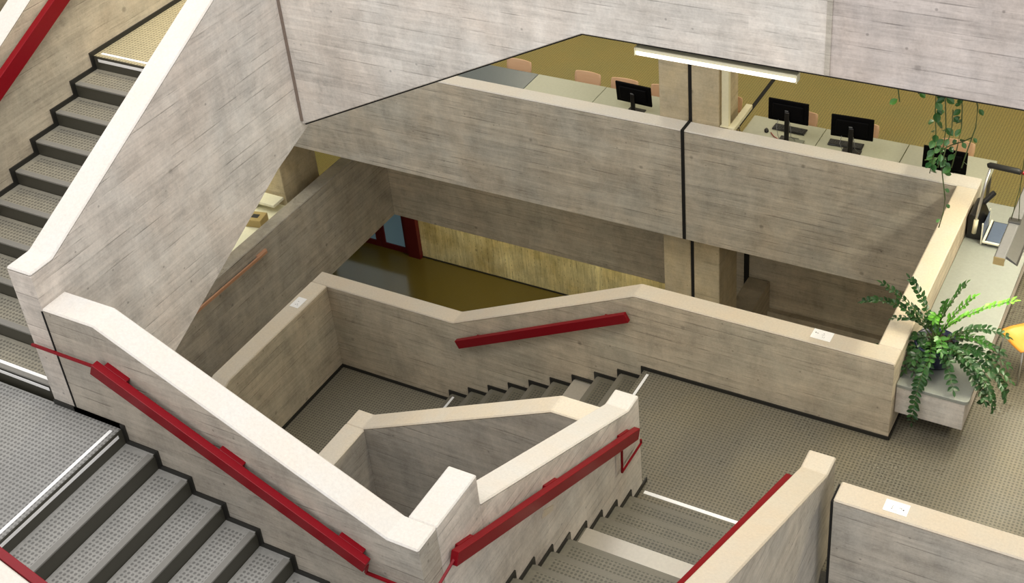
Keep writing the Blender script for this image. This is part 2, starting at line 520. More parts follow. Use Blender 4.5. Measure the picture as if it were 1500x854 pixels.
# red framed glass doors at the end of the deep hall
def red_door(x0, x1, label):
    t = thing('glass_door', label, 'door', (x0, 17.6, Z2))
    w = x1 - x0
    h = 2.5
    fr = bmesh.new()
    box(0, .11, -.03, .05, 0, h, .004, fr); box(w - .11, w, -.03, .05, 0, h, .004, fr)
    box(.11, w - .11, -.03, .05, 0, .13, .004, fr); box(.11, w - .11, -.03, .05, h - .12, h, .004, fr)
    obj('door_frame', fr, M['red_dark'], t)
    obj('glass_pane', box(.10, w - .10, 0, .02, .11, h - .1), M['pane'], t, label='grey-blue frosted glass')
    hb = bmesh.new()
    tube([(w - .06, -.03, 1.0), (w - .06, -.09, 1.0), (w - .06, -.09, 1.35), (w - .06, -.03, 1.35)], .012, 8, hb)
    obj('handle', hb, M['chrome'], t)
    return t
red_door(-14.42, -13.72, 'red-framed glass door beside the yellow wall, its pane grey-blue')
red_door(-15.16, -14.43, 'red-framed glass door mostly hidden by the parapet edge')
t = struct('trim_8', box(-13.72, -13.44, 17.5, 17.9, Z2, -3.2), M['red_dark'])
t = struct('trim_9', box(-15.4, -15.17, 17.5, 17.9, Z2, -3.2), M['red_dark'])
struct('trim_10', box(-15.2, -13.7, 17.6, 17.9, Z2 + 2.5, -3.14), M['red_dark'])

# columns
def column(x0, x1, y0, y1, z0, z1, label, jx=None, seam=()):
    t = thing('concrete_column', label, 'column', ((x0 + x1) / 2, (y0 + y1) / 2, z0))
    cx, cy = (x0 + x1) / 2, (y0 + y1) / 2
    if jx:
        a, b = jx
        obj('shaft', box(x0 - cx, a - cx, y0 - cy, y1 - cy, 0, z1 - z0, .01), M['column'], t)
        obj('shaft', box(b - cx, x1 - cx, y0 - cy, y1 - cy, 0, z1 - z0, .01), M['column'], t)
        obj('joint_strip', box(a - cx - .001, b - cx + .001, y0 - cy + .012, y1 - cy - .012, 0, z1 - z0), M['joint'], t, label='black joint between the halves')
    else:
        obj('shaft', box(x0 - cx, x1 - cx, y0 - cy, y1 - cy, 0, z1 - z0, .01), M['column'], t)
    return t
column(-6.44, -5.61, 13.92, 14.59, Z2, 5.18, 'twin concrete column split by a black slot, rising past the balcony', (-6.035, -5.985))
column(-13.95, -13.25, 13.9, 14.82, Z1, -.30, 'concrete column on the level below, seen through the gap under the great parapet')

# landings of the stairs
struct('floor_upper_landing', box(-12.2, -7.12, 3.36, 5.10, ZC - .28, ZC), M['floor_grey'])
struct('floor_top_landing', box(-9.67, -7.85, 7.95, 10.3, ZE - .28, ZE), M['floor_warm'])
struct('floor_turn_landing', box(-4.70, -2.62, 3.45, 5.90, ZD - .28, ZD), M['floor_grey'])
struct('floor_lower_landing', box(-9.46, -7.74, 6.0, 10.31, ZB - .28, ZB), M['floor_landing'])
struct('wall_landing_back', box(-12.2, -12.0, 3.2, 5.3, 1.5, 6.0), M['wall'])

# ------------------------------------------------------------------ stair flights
def flight(name, label, top_edge, side, dirv, n, rise, run, z_top, width, steptex, treadmat, bright=(), strips=(True, True), skirts=(1, 1), both=True, sk_extra=(0, 0)):
    """local frame: origin at the top floor edge, +x goes down the flight, y across from 0 to width.
    dirv: world angle of +x."""
    t = thing(name, label, 'stairs', (top_edge[0], top_edge[1], z_top), dirv)
    m = .075
    mt = stud_rubber(steptex, treadmat[0], warm=treadmat[1], dark=.5, mask=(.035, run - .06, m, width - m), rough=.4)
    for i in range(1, n):            # n risers, n-1 treads
        x0 = (i - 1) * run
        z = -i * rise
        s = obj('step', prism('y', [(0, 0), (run, 0), (run, -.05), (run - .004, -.30), (0, -.30)], 0, width, .003), mt, t)
        s.location = (x0, 0, z)
        s.data.materials.append(M['riser'])
        for f in s.data.polygons:
            if abs(f.normal.x) > .7:
                f.material_index = 1
        nm = M['nosing' if both else 'nosing_olive']
        lab = None
        if i in bright:
            nm = M['brass']; lab = 'bright worn metal nosing'
        w = .235 if (i in bright and not both) else .05
        q = obj('nosing', prism('y', [(run - w, .001), (run + .006, .001), (run + .006, -.014), (run + .001, -.014), (run + .001, -.001), (run - w, -.001)], .03, width - .03), nm, s, label=lab)
    # riser of the top edge
    obj('riser', prism('y', [(-.1, -.001), (.004, -.001), (.004, -rise - .1), (-.1, -rise - .1)], 0, width), M['riser'], t)
    if strips[0]:
        b = box(-.075, -.045, .06, width - .06, .0, .003)
        obj('edge_strip', b, M['strip'], t, label='white edge strip')
        if both:
            obj('edge_strip', box(.002, .006, .06, width - .06, -.06, -.028), M['strip'], t, label='white edge strip')
    if strips[1]:
        x0 = (n - 1) * run; z = -(n - 1) * rise
        obj('edge_strip', box(x0 - .065, x0 - .035, .06, width - .06, z + .001, z + .004), M['strip'], t, label='white edge strip')
        if both:
            obj('edge_strip', box(x0 + .009, x0 + .013, .06, width - .06, z - .06, z - .028), M['strip'], t, label='white edge strip')
    # stepped skirting
    h = .045
    up = [(-sk_extra[0], h), (h, h)]
    for i in range(1, n):
        z = -i * rise
        up += [(h + (i - 1) * run, z + h), (h + i * run, z + h)]
    up += [(h + (n - 1) * run, -n * rise + h), ((n - 1) * run + sk_extra[1] + .3, -n * rise + h)]
    lo = [((n - 1) * run + sk_extra[1] + .3, -n * rise - .02)]
    for i in range(n - 1, 0, -1):
        lo += [(i * run - .02, -(i + 1) * rise - .02), (i * run - .02, -i * rise - .02)]
    lo += [(-.02, -rise - .02), (-.02, -.02), (-sk_extra[0], -.02)]
    for k, on in enumerate(skirts):
        if on:
            a, b = ((.0, .014), (width - .014, width))[k]
            obj('skirting', prism('y', up + lo, a, b), M['skirt'], t, label='black stepped skirting')
    # sloped underside
    L = (n - 1) * run; H = n * rise
    obj('soffit', prism('y', [(-.2, -.28), (0, -.28), (L, -H + .02 - .2), (L, -H - .2), (-.2, -.48)], .0, width), M['wall_low'], t)
    return t

G = ((146, 145, 141), (154, 152, 147))
# upper landing -> turn landing (down towards +x)
flight('stair_flight', 'grey studded rubber flight descending beside the sloping white-topped parapet', (-7.12, 3.36), 0, 0, 9, (ZC - ZD) / 9, .303, ZC, 1.74,
       'tread_rubber_near', G, strips=(True, False), skirts=(1, 1), sk_extra=(.5, .2))
# hall -> turn landing: goes down towards +y
flight('stair_flight', 'olive rubber flight rising from the hall between two parapets, one tread edged bright', (-2.62, 5.90), 0, PI / 2, 9, ZD / 9, .31, ZD, 1.71,
       'tread_rubber_hall', ((112, 109, 98), (122, 118, 104)), bright=(5,), strips=(False, False), skirts=(0, 1), sk_extra=(.5, .1), both=False)
# hall -> lower landing (down towards -x)
flight('stair_flight', 'short flight dropping from the hall to the small lower landing, seen over the stairwell coping', (-5.04, 10.31), 0, PI, 10, -ZB / 10, .30, 0, 1.91,
       'tread_rubber_lower', ((104, 100, 88), (112, 108, 92)), bright=(3,), strips=(True, True), skirts=(1, 0), sk_extra=(.02, 1.4), both=False)
# upper landing -> top landing (down towards -y)
flight('stair_flight', 'steep grey flight with dark risers climbing behind the great concrete parapet', (-9.67, 7.95), 0, -PI / 2, 10, (ZE - ZC) / 10, .3125, ZE, 1.82,
       'tread_rubber_upper', ((138, 134, 122), (148, 142, 126)), strips=(True, True), skirts=(1, 0), sk_extra=(2.3, .1))
# white line where the hall floor meets the first riser
struct('trim_11', box(-4.28, -2.66, 8.60, 8.642, 0, .004), M['strip'])
# floor skirtings
def skirt(name, x0, x1, y0, y1, z, h=.045):
    struct(name, box(x0, x1, y0, y1, z, z + h), M['skirt'])
skirt('baseboard_hall', -5.04, -2.31, 10.296, 10.31, 0)
skirt('baseboard_hall_end', -2.31, -2.296, 10.30, 10.9, 0)
skirt('baseboard_lower_landing', -9.446, -9.46, 8.36, 10.31, ZB)
skirt('baseboard_upper_landing', -7.85, -7.12, 5.086, 5.10, ZC)

# ------------------------------------------------------------------ handrails
def rail(label, p, q, side, blocks=(), ext=(), sec=(.065, .115), group=None, mat=None):
    """p, q: ends of the centre line; side: unit vector from rail to wall; blocks: fractions along"""
    p, q, side = Vector(p), Vector(q), Vector(side)
    mat = mat or M['red']
    t = thing('handrail', label, 'handrail', tuple(p), 0, group)
    d = (q - p)
    obj('rail_beam', beam((0, 0, 0), d, sec[0], sec[1], bevel=.004), mat, t)
    dn = d.normalized()
    for f in blocks:
        c = d * f + side * (sec[0] / 2 + .02)
        u = Vector((0, 0, 1)) - dn * dn.z
        u.normalize()
        c = c + u * (.004)
        obj('mounting_block', beam(c - dn * .11, c + dn * .11, .052, sec[1], bevel=.003), mat, t)
    for pts in ext:
        pts = [Vector(x) - p for x in pts]
        b = bmesh.new()
        for i in range(len(pts) - 1):
            beam(pts[i], pts[i + 1], .022, .022, up=(0.3, .3, 1), bevel=.003, bm=b)
        obj('extension_bar', b, mat, t, label='thin square red bar')
    return t
rail('long red handrail with raised blocks on the sloping parapet above the nearest steps', (-7.12, 5.03, 3.53), (-4.78, 5.03, 2.43), (0, 1, 0), (.07, .50, .93),
     [[(-7.82, 5.06, 3.50), (-7.1, 5.06, 3.50)], [(-4.80, 5.06, 2.40), (-4.83, 5.06, 2.30), (-4.36, 5.06, 2.30)]])
rail('red handrail with upturned end bracket on the white-topped parapet beside the hall flight', (-4.275, 5.42, 2.345), (-4.275, 8.50, .915), (-1, 0, 0), (.06, .48, .93),
     [[(-4.28, 5.44, 2.33), (-4.28, 5.12, 2.27)], [(-4.28, 8.19, .98), (-4.28, 8.17, .69), (-4.28, 8.60, .69), (-4.28, 8.60, .74)]])
rail('plain red handrail bar on the tan parapet over the short flight to the lower landing', (-7.49, 10.225, -.37), (-5.19, 10.225, .765), (0, 1, 0), (),
     sec=(.055, .115))
for k in (.12, .88):
    h_ = bpy.data.objects['handrail.002']
    d_ = Vector((2.3, 0, 1.135)) * k
    obj('mounting_block', beam(d_ + Vector((0, .025, 0)), d_ + Vector((0, .085, 0)), .06, .05), M['red'], h_)
rail('steep red handrail on the parapet beyond the upper flight', (-9.60, 5.2, 3.80), (-9.60, 8.3, 5.29), (-1, 0, 0), (.08, .92), sec=(.07, .15))
rail('short stretch of red handrail at the white coping nearest the camera', (-7.12, 3.455, 3.60), (-4.3, 3.455, 2.285), (0, -1, 0), (.05, .95))
rail('thin red handrail seen edge-on along the far side of the pale bent parapet', (-2.715, 8.38, 1.05), (-2.715, 5.3, 2.48), (1, 0, 0), (.05, .95))
rail('slim copper-coloured rail on the shaded parapet of the level below', (-12.71, 10.9, -2.05), (-12.71, 12.66, -2.08), (-1, 0, 0), (.05, .95), sec=(.03, .05), mat=M['copper'])
o = obj('paper_tab', prism('x', [(6.75, 1.44), (6.93, 1.36), (6.95, 1.41), (6.79, 1.50)], -4.329, -4.318), M['coping_tan'])
tag(o, 'small pale tab on the parapet face just under the red handrail', 'tab')

# ------------------------------------------------------------------ sheets on copings
def sheet(label, cx, cy, z, w, h, rz, marks):
    t = thing('paper_sheet', label, 'paper', (cx, cy, z), rz)
    obj('page', box(-w / 2, w / 2, -h / 2, h / 2, 0, .0015), M['paper'], t)
    for (x, y, a, c) in marks:
        b = lathe([(a, 0), (a, .0006)], 10, (x, y, .0015)) if c == 0 else box(x - a / 2, x + a / 2, y - c / 2, y + c / 2, .0015, .0021)
        obj('printed_mark', b, M['ink'], t, label='small dark printed mark')
    return t
sheet('white printed sheet lying on the tan coping beside the leafy potted plant', -3.095, 10.455, 1.022, .21, .15, -.02,
      [(-.072, .018, .007, 0), (-.05, .012, .018, .005), (.012, .025, .005, 0), (.01, .0, .03, .002), (.012, -.03, .002, .02), (.03, -.03, .002, .02)])
sheet('white printed sheet with arrows on the dark-faced parapet coping', -1.73, 8.285, 1.222, .205, .135, .0,
      [(-.035, -.025, .005, 0), (.035, .004, .022, .004), (.044, .0, .006, .008), (.062, -.008, .007, 0), (-.032, .0, .003, .03), (.0, -.04, .03, .002)])
sheet('small white printed sheet on the low parapet of the lower landing', -9.585, 9.88, -.128, .13, .2, 0,
      [(.01, -.03, .006, 0), (-.01, -.045, .02, .004), (-.01, .02, .018, .004), (.03, -.06, .012, .003)])

# ------------------------------------------------------------------ study desks
def desk(x0, x1, label, dark=False):
    t = thing('study_desk', label, 'desk', ((x0 + x1) / 2, 14.38, 0), 0, None)
    w = (x1 - x0) / 2 - .004
    obj('desk_top', box(-w, w, -.43, .42, .71, .74, .004), M['desk_dark' if dark else 'desk'], t)
    for sx in (-1, 1):
        for sy in (-1, 1):
            obj('leg', box(sx * (w - .06) - .02, sx * (w - .06) + .02, sy * .38 - .02, sy * .38 + .02, 0, .71, .003), M['leg_grey'], t)
    fr = bmesh.new()
    box(-w + .05, w - .05, -.39, -.37, .64, .71, 0, fr); box(-w + .05, w - .05, .37, .39, .64, .71, 0, fr)
    obj('frame', fr, M['leg_grey'], t)
    return t
for x0, x1, lb in ((-5.46, -4.47, 'grey study desk beside the column, with keyboard, mouse and a monitor'),
                   (-4.47, -3.39, 'grey study desk carrying the middle monitor of the three behind the balcony'),
                   (-3.39, -2.30, 'grey study desk behind the hanging vine, with a monitor at its end'),
                   (-7.65, -6.56, 'grey study desk whose monitor stands just before the twin column'),
                   (-8.74, -7.65, 'empty grey study desk facing the pale chairs behind the balcony'),
                   (-9.84, -8.74, 'empty dark-looking study desk cut off by the sloping concrete edge')):
    desk(x0, x1, lb, 'dark-looking' in lb)

def monitor(cx, y, label, tilt=0.0, rz=0.0, zoff=0.0, w=.53, cables=True):
    t = thing('monitor', label, 'monitor', (cx, y, .741), rz)
    zb = .26 + zoff
    h = .31
    def R(p):  # tilt about x
        c, s_ = math.cos(tilt), math.sin(tilt)
        return (p[0], p[1] * c - (p[2]) * s_, p[1] * s_ + p[2] * c)
    sh = bmesh.new()
    box(-w / 2, w / 2, -.012, .015, 0, h, .006, sh)
    box(-w / 2 + .06, w / 2 - .06, -.035, -.010, .05, h - .05, .012, sh)
    for v in sh.verts:
        v.co = Vector(R(v.co)) + Vector((0, 0, zb))
    obj('shell', sh, M['screen'], t)
    sc = box(-w / 2 + .012, w / 2 - .012, .0155, .0165, .015, h - .012)
    for v in sc.verts:
        v.co = Vector(R(v.co)) + Vector((0, 0, zb))
    obj('screen', sc, M['black'], t)
    lg = box(-.035, .01, -.0362, -.0352, h * .55, h * .55 + .012)
    for v in lg.verts:
        v.co = Vector(R(v.co)) + Vector((0, 0, zb))
    obj('badge', lg, M['cable'], t, label='small grey badge')
    st = bmesh.new()
    box(-.03, .03, -.065, -.035, .01, zb + .17, .005, st)
    obj('stand', st, M['black'], t)
    obj('foot', box(-.12, .12, -.12, .10, 0, .014, .005), M['black'], t)
    if cables:
        cb = bmesh.new()
        tube([(-.12, -.03, zb + .03), (-.13, -.07, zb - .06), (-.10, -.09, .12), (-.06, -.10, .03), (-.16, -.06, .012)], .004, 6, cb)
        tube([(.03, -.04, zb + .04), (.06, -.06, zb - .08), (.05, -.03, .10), (.10, .02, .02)], .004, 6, cb)
        obj('cable', cb, M['cable'], t, label='thin grey cable')
    return t
monitor(-6.98, 14.30, 'black monitor seen from behind just before the twin column', tilt=.10, rz=-.05, zoff=-.12, cables=False)
monitor(-4.83, 14.32, 'black monitor with cables over the keyboard nearest the column', zoff=.03)
monitor(-4.00, 14.32, 'black monitor over a dark keyboard, between its neighbour and the hanging vine', rz=.06, zoff=-.03)
monitor(-2.84, 14.32, 'black monitor partly covered by the hanging vine leaves', zoff=-.24, cables=False)

def keyboard(cx, cy, rz, label):
    t = thing('keyboard', label, 'keyboard', (cx, cy, .741), rz)
    obj('case', box(-.22, .22, -.07, .07, 0, .02, .005), M['black'], t)
    b = bmesh.new()
    for r in range(4):
        for c in range(14):
            box(-.205 + c * .0295, -.182 + c * .0295, -.055 + r * .028, -.033 + r * .028, .019, .025, 0, b)
    obj('keys', b, plain('key_grey', (42, 44, 46), .5), t, label='dark grey keys')
keyboard(-4.90, 14.60, -.03, 'black keyboard under the monitor nearest the column')
keyboard(-4.12, 14.50, .05, 'black keyboard under the middle monitor')
def mouse(cx, cy, label):
    t = thing('computer_mouse', label, 'mouse', (cx, cy, .741), .4)
    b = bmesh.new(); bmesh.ops.create_uvsphere(b, u_segments=16, v_segments=10, radius=1)
    for v in b.verts:
        v.co = Vector((v.co.x * .03, v.co.y * .052, max(0, v.co.z) * .034))
    obj('body', b, M['black'], t, True)
    obj('wheel', lathe([(.007, -.003), (.007, .003)], 12, (0, .02, .032)), M['cable'], t)
mouse(-5.17, 14.47, 'small black mouse at the end of the keyboard by the column')
o = obj('desk_cable', tube([(-4.62, 14.2, .748), (-4.78, 14.34, .75), (-4.9, 14.28, .75), (-5.03, 14.36, .75), (-5.10, 14.44, .75)], .006, 6), M['redcable'])
tag(o, 'dark red cable loosely coiled beneath the monitor nearest the column', 'cable')
o = obj('document_tray', box(-4.86, -4.62, 14.24, 14.38, .756, .768, .003), plain('grey_pad', (112, 116, 104), .5))
tag(o, 'flat grey pad under the monitor nearest the column', 'pad')

# ------------------------------------------------------------------ chairs
def shell_surface(pts, w, mat, name, parent, th=.01, nx=10, dish=.02, taper=None):
    """pts: side profile (y, z); swept across x with a gentle dish"""
    b = bmesh.new()
    g = []
    for j, (y, z) in enumerate(pts):
        ww = w * (taper[j] if taper else 1)
        row = []
        for i in range(nx + 1):
            u = i / nx * 2 - 1
            row.append(b.verts.new((u * ww / 2, y + dish * u * u * (-1 if z > .55 else 0), z + (dish * u * u if z <= .55 else 0))))
        g.append(row)
    for j in range(len(g) - 1):
        for i in range(nx):
            b.faces.new((g[j][i], g[j][i + 1], g[j + 1][i + 1], g[j + 1][i]))
    bmesh.ops.recalc_face_normals(b, faces=b.faces[:])
    bmesh.ops.solidify(b, geom=b.faces[:], thickness=th)
    return obj(name, b, mat, parent, True)
def make_chair(label, mat, group=None):
    """faces -y"""
    t = thing('shell_chair', label, 'chair', (0, 0, 0), 0, group)
    shell_surface([(-.21, .43), (-.18, .448), (-.08, .45), (.05, .445), (.16, .44), (.20, .445)], .42, mat, 'seat', t, taper=[.86, .96, 1, 1, .96, .9])
    shell_surface([(.205, .585), (.212, .62), (.222, .68), (.236, .75), (.245, .79), (.248, .80)], .42, mat, 'backrest', t, dish=.03, taper=[.9, .97, 1, 1, .97, .9])
    for sx in (-1, 1):
        obj('leg', tube([(sx * .17, -.17, .435), (sx * .20, -.20, .0)], .0105, 8), M['chrome'], t)
        obj('leg', tube([(sx * .17, .16, .43), (sx * .20, .23, .0)], .0105, 8), M['chrome'], t)
        obj('back_support', tube([(sx * .16, .10, .43), (sx * .165, .19, .445), (sx * .165, .21, .50), (sx * .16, .236, .70)], .010, 8), M['chrome'], t)
    fr = bmesh.new()
    tube([(-.17, -.17, .435), (.17, -.17, .435)], .009, 8, fr); tube([(-.17, .14, .43), (.17, .14, .43)], .009, 8, fr)
    tube([(-.17, -.17, .435), (-.17, .16, .43)], .009, 8, fr); tube([(.17, -.17, .435), (.17, .16, .43)], .009, 8, fr)
    obj('seat_frame', fr, M['chrome'], t)
    return t
def dup(root, loc, rz, label):
    r = root.copy(); C.objects.link(r)
    r.location = loc; r.rotation_euler = (0, 0, rz); r['label'] = label
    for ch in root.children:
        c = ch.copy(); C.objects.link(c); c.parent = r
    return r
c0 = make_chair('pale wooden chair back behind the dark desk by the sloping concrete edge', M['shell'], 'pale shell chairs behind the study desks')
c0.location = (-9.16, 14.77, 0); c0.rotation_euler = (0, 0, -.02)
for x, y, r, lb in ((-8.04, 14.78, -.02, 'pale wooden chair back standing alone behind the empty desk'),
                    (-7.45, 14.78, .03, 'pale wooden chair back peeping above the monitor before the twin column'),
                    (-6.84, 14.80, .05, 'pale wooden chair back half hidden by the left side of the twin column'),
                    (-5.94, 14.86, 0, 'sliver of a pale wooden chair back between column and cream post'),
                    (-4.86, 14.80, .02, 'pale wooden chair back behind the monitor with the red cable'),
                    (-4.05, 14.80, -.02, 'pale wooden chair back behind the middle monitor'),
                    (-2.83, 14.79, 0, 'pale wooden chair back behind the vine-covered monitor')):
    dup(c0, (x, y, 0), r, lb)
c1 = make_chair('orange wooden chair with chrome legs beside the bench and the big plant', M['orange'])
c1.location = (-1.31, 11.93, 0); c1.rotation_euler = (0, 0, -.8)
c1.scale = (1.0, 1.0, 1.0)

# cream post and sill in front of the column
t = thing('cream_post', 'slim cream post with a sill piece, standing against the twin column', 'post', (-5.60, 13.94, 1.02))
obj('upright', box(.02, .115, -.01, .06, 0, 4.16, .004), M['cream'], t)
obj('sill', box(.115, .20, -.03, .62, -.04, .02, .004), M['cream'], t)
obj('base_plate', box(.0, .14, -.02, .08, -.004, .012, .003), M['cream'], t)

# ------------------------------------------------------------------ lamps
def tube_lamp(name, label, x0, x1, y, z):
    t = thing(name, label, 'lamp', ((x0 + x1) / 2, y, z))
    L = (x1 - x0) / 2
    obj('housing', box(-L, L, -.03, .03, .055, .085, .003), M['cream'], t)
    obj('diffuser', box(-L + .005, L - .005, -.036, .036, .022, .056, .006), M['tube'], t, label='lit white diffuser')
    obj('end_cap', box(-L - .008, -L, -.038, .038, .018, .087, .002), M['cream'], t)
    obj('end_cap', box(L, L + .008, -.038, .038, .018, .087, .002), M['cream'], t)
tube_lamp('strip_light', 'lit white strip light under the edge of the upper concrete wall', -4.10, -2.80, 8.48, 5.03)

t = thing('pendant_light', 'long light-grey linear lamp hung on thin cables over the bench', 'lamp', (-1.40, 12.2, 2.60))
obj('channel', box(-.10, -.015, -2.05, 2.0, .0, .07, .006), M['steel'], t)
w = prism('y', [(-.12, -.01), (-.10, .03), (-.015, .03), (.075, -.03), (.09, -.05), (.08, -.05), (-.015, .0), (-.10, .0)], -1.95, 2.0)
obj('reflector', w, M['leg_grey'], t)
obj('end_cap', box(-.105, -.01, -2.062, -2.05, -.005, .075, .003), M['card'], t, label='brownish end cap')
obj('lamp_tube', box(.0, .045, -1.8, 1.85, -.060, -.035, .008), M['tube'], t, label='lit tube')
for yy in (-1.45, 1.3):
    cb = bmesh.new()
    tube([(-.09, yy, .07), (-.055, yy + .02, .45)], .0035, 5, cb); tube([(-.02, yy, .07), (-.055, yy + .02, .45)], .0035, 5, cb)
    tube([(-.055, yy + .02, .45), (-.055, yy + .02, 2.58)], .004, 5, cb)
    obj('suspension_cable', cb, M['vine'], t)
    obj('cable_clamp', box(-.11, .0, yy - .035, yy + .035, .065, .09, .006), M['leg_grey'], t)

# ------------------------------------------------------------------ bench with plant
t = thing('wall_bench', 'grey-topped concrete bench running beside the cream parapet, under the potted plant', 'bench', (-2.305, 10.45, .27))
obj('bench_box', box(0, .68, .0, 3.5, 0, .345, .006), M['wall'], t, label='pale concrete box')
b = bmesh.new()
pts = [(-.0, -.01), (.66, -.01)] + [(.66 + .05 * math.sin(a), .04 - .05 * math.cos(a)) for a in (.4, .8, 1.2, 1.57)] + [(.71, 3.55), (0, 3.55)]
obj('bench_top', prism('z', pts, .345, .385, .003), M['bench'], t, label='smooth grey top')
obj('support', box(.05, .55, .35, 3.4, -.27, 0), M['skirt'], t, label='dark recessed plinth')

def leaf(b, base, d, n, L, W):
    """a pointed oval leaf with a centre fold"""
    d = Vector(d).normalized(); n = Vector(n)
    s = d.cross(n)
    if s.length < .01:
        s = d.cross(Vector((1, 0, 0)))
    s.normalize(); n = s.cross(d).normalized()
    base = Vector(base)
    prof = [(0, .12), (.25, .8), (.5, 1), (.75, .75), (1, .05)]
    mid, lf, rt = [], [], []
    for u, w in prof:
        c = base + d * (L * u) - n * (.12 * L * u * u)
        mid.append(b.verts.new(c))
        lf.append(b.verts.new(c + s * (W / 2 * w) + n * (W * .14 * w)))
        rt.append(b.verts.new(c - s * (W / 2 * w) + n * (W * .14 * w)))
    for i in range(4):
        b.faces.new((mid[i], mid[i + 1], lf[i + 1], lf[i]))
        b.faces.new((rt[i], rt[i + 1], mid[i + 1], mid[i]))

def bez(a, b_, c, t):
    return a * (1 - t) ** 2 + b_ * 2 * t * (1 - t) + c * t * t

plant = thing('potted_plant', 'large dark green potted plant with arching fronds on the grey bench', 'plant', (-2.06, 10.93, .655))
obj('pot', lathe([(.13, 0), (.165, .02), (.195, .10), (.203, .18), (.208, .235), (.216, .245), (.216, .268), (.192, .268), (.185, .22)], 40), M['pot'], plant, True, label='dark blue glazed pot')
obj('soil', lathe([(.19, .215), (.19, .222)], 24), M['soil'], plant)
rnd = random.Random(11)
fr = [((-.74, -.10, .62), .9, 'd'), ((-.58, -.02, .84), .9, 'd'), ((.21, .05, 1.02), .8, 'm'), ((.68, -.02, 1.0), .9, 'b'), ((-.56, -.15, .12), .5, 'd'),
      ((-.04, -.57, -.38), .3, 'd'), ((.30, -.44, .07), .3, 'd'), ((.57, -.26, -.16), .5, 'd'), ((.78, -.12, .10), .8, 'd'), ((.76, -.22, -.05), .7, 'd'),
      ((.52, .0, .36), .8, 'm'), ((-.22, -.34, .06), .3, 'd'), ((-.36, -.2, .06), .4, 'd'), ((.66, .1, .46), .8, 'd'), ((-.35, .15, .85), .9, 'd'),
      ((.06, -.05, .82), .7, 'm'), ((.30, .1, .85), .8, 'b'), ((.02, -.32, .25), .4, 'm'),
      ((.22, -.30, .28), .5, 'd'), ((.60, -.35, .16), .7, 'd'), ((-.44, .0, .42), .6, 'd'), 
      ((.02, -.38, .06), .4, 'd'), ((.60, -.42, .02), .5, 'd'), ((.68, -.34, -.14), .5, 'd'), ((.72, -.02, .2), .6, 'd'), ((-.16, -.30, .16), .3, 'd'), ((.12, -.30, .40), .5, 'm'), ((-.02, -.1, .62), .6, 'b'), ((-.48, -.22, .02), .4, 'd'), ((.44, -.30, .30), .5, 'd'), ((-.12, -.36, .10), .4, 'd'), ((.64, .05, .28), .7, 'd')]
for (tx, ty, tz), lift, kind in fr:
    a = Vector((rnd.uniform(-.07, .07), rnd.uniform(-.07, .07), .22))
    c = Vector((tx, ty, tz))
    hor = Vector((tx, ty, 0)); 
    m = a * .55 + c * .45; m.z = max(a.z + .25 * lift, c.z + .16 * lift) + .05
    if c.z < 0:
        m = Vector((tx * .95, ty * 1.0, .34))
    if c.z > .7:
        m = Vector((tx * .28, ty * .28, c.z * .72))
    N_ = 14
    pts = [bez(a, m, c, i / (N_ - 1)) for i in range(N_)]
    f = obj('frond', tube(pts, [.008 * (1 - .7 * i / (N_ - 1)) for i in range(N_)], 6), M['stem'], plant, True)
    b = bmesh.new()
    length = sum((pts[i + 1] - pts[i]).length for i in range(N_ - 1))
    cnt = max(6, int(length * .8 / .048))
    for k in range(cnt):
        tt = .22 + .78 * (k + .5) / cnt
        p = bez(a, m, c, tt)
        d = (bez(a, m, c, min(1, tt + .02)) - bez(a, m, c, tt - .02)).normalized()
        s = d.cross(Vector((0, 0, 1)))
        if s.length < .1:
            s = Vector((1, 0, 0))
        s.normalize(); up = s.cross(d).normalized()
        L = rnd.uniform(.062, .090) * (1 - .3 * abs(tt - .6))
        for sg in (-1, 1):
            dd = d * rnd.uniform(.45, .75) + s * sg * rnd.uniform(.7, 1) + up * rnd.uniform(.0, .45)
            leaf(b, p, dd, up + Vector((rnd.uniform(-.7, .7), rnd.uniform(-.9, .4), rnd.uniform(-.1, .3))), L, L * rnd.uniform(.55, .68))
    leaf(b, c, d, Vector((0, 0, 1)), .07, .03)
    obj('leaflets', b, M[{'d': 'leaf_dark', 'm': 'leaf_mid', 'b': 'leaf_bright'}[kind]], f)

# ------------------------------------------------------------------ hanging vine (its planter sits on the ledge above)
vine = thing('hanging_vine', 'trailing vine with heart-shaped leaves hanging below the upper wall, in front of a monitor', 'plant', (-1.85, 9.0, 5.72))
tub = bmesh.new()
box(-.45, .45, -.13, .13, 0, .24, .01, tub)
obj('planter', tub, M['card'], vine)
rnd = random.Random(5)
def strand(pts, every, size, lm):
    pts = [Vector(p) for p in pts]
    f = obj('vine_strand', tube(pts, .0045, 6), M['vine'], vine, True)
    b = bmesh.new()
    acc = 0
    for i in range(len(pts) - 1):
        seg = pts[i + 1] - pts[i]
        n_ = max(1, int(seg.length / every))
        for k in range(n_):
            p = pts[i] + seg * ((k + rnd.random()) / n_)
            a = rnd.uniform(0, 2 * PI)
            d = Vector((math.cos(a), math.sin(a), rnd.uniform(-.7, .1)))
            q = p + d * rnd.uniform(.006, .014)
            L = size * rnd.uniform(.7, 1.25)
            leaf(b, q, d + Vector((0, 0, -.3)), Vector((rnd.uniform(-.4, .4), -.6, .8)), L, L * .72)
    obj('vine_leaves', b, lm, f)
def wob(x0, z0, x1, z1, y, n=9, am=.02):
    r = []
    for i in range(n):
        u = i / (n - 1)
        r.append((x0 + (x1 - x0) * u + am * math.sin(u * 9 + x0 * 7), y + am * math.cos(u * 7 + x1 * 5), z0 + (z1 - z0) * u))
    return r
zt = 5.72 - 5.72
strand(wob(.02, .0, -.02, -1.50, -.13), .045, .065, M['leaf_vine'])
strand(wob(.08, .0, .05, -1.42, -.15), .06, .06, M['leaf_vine'])
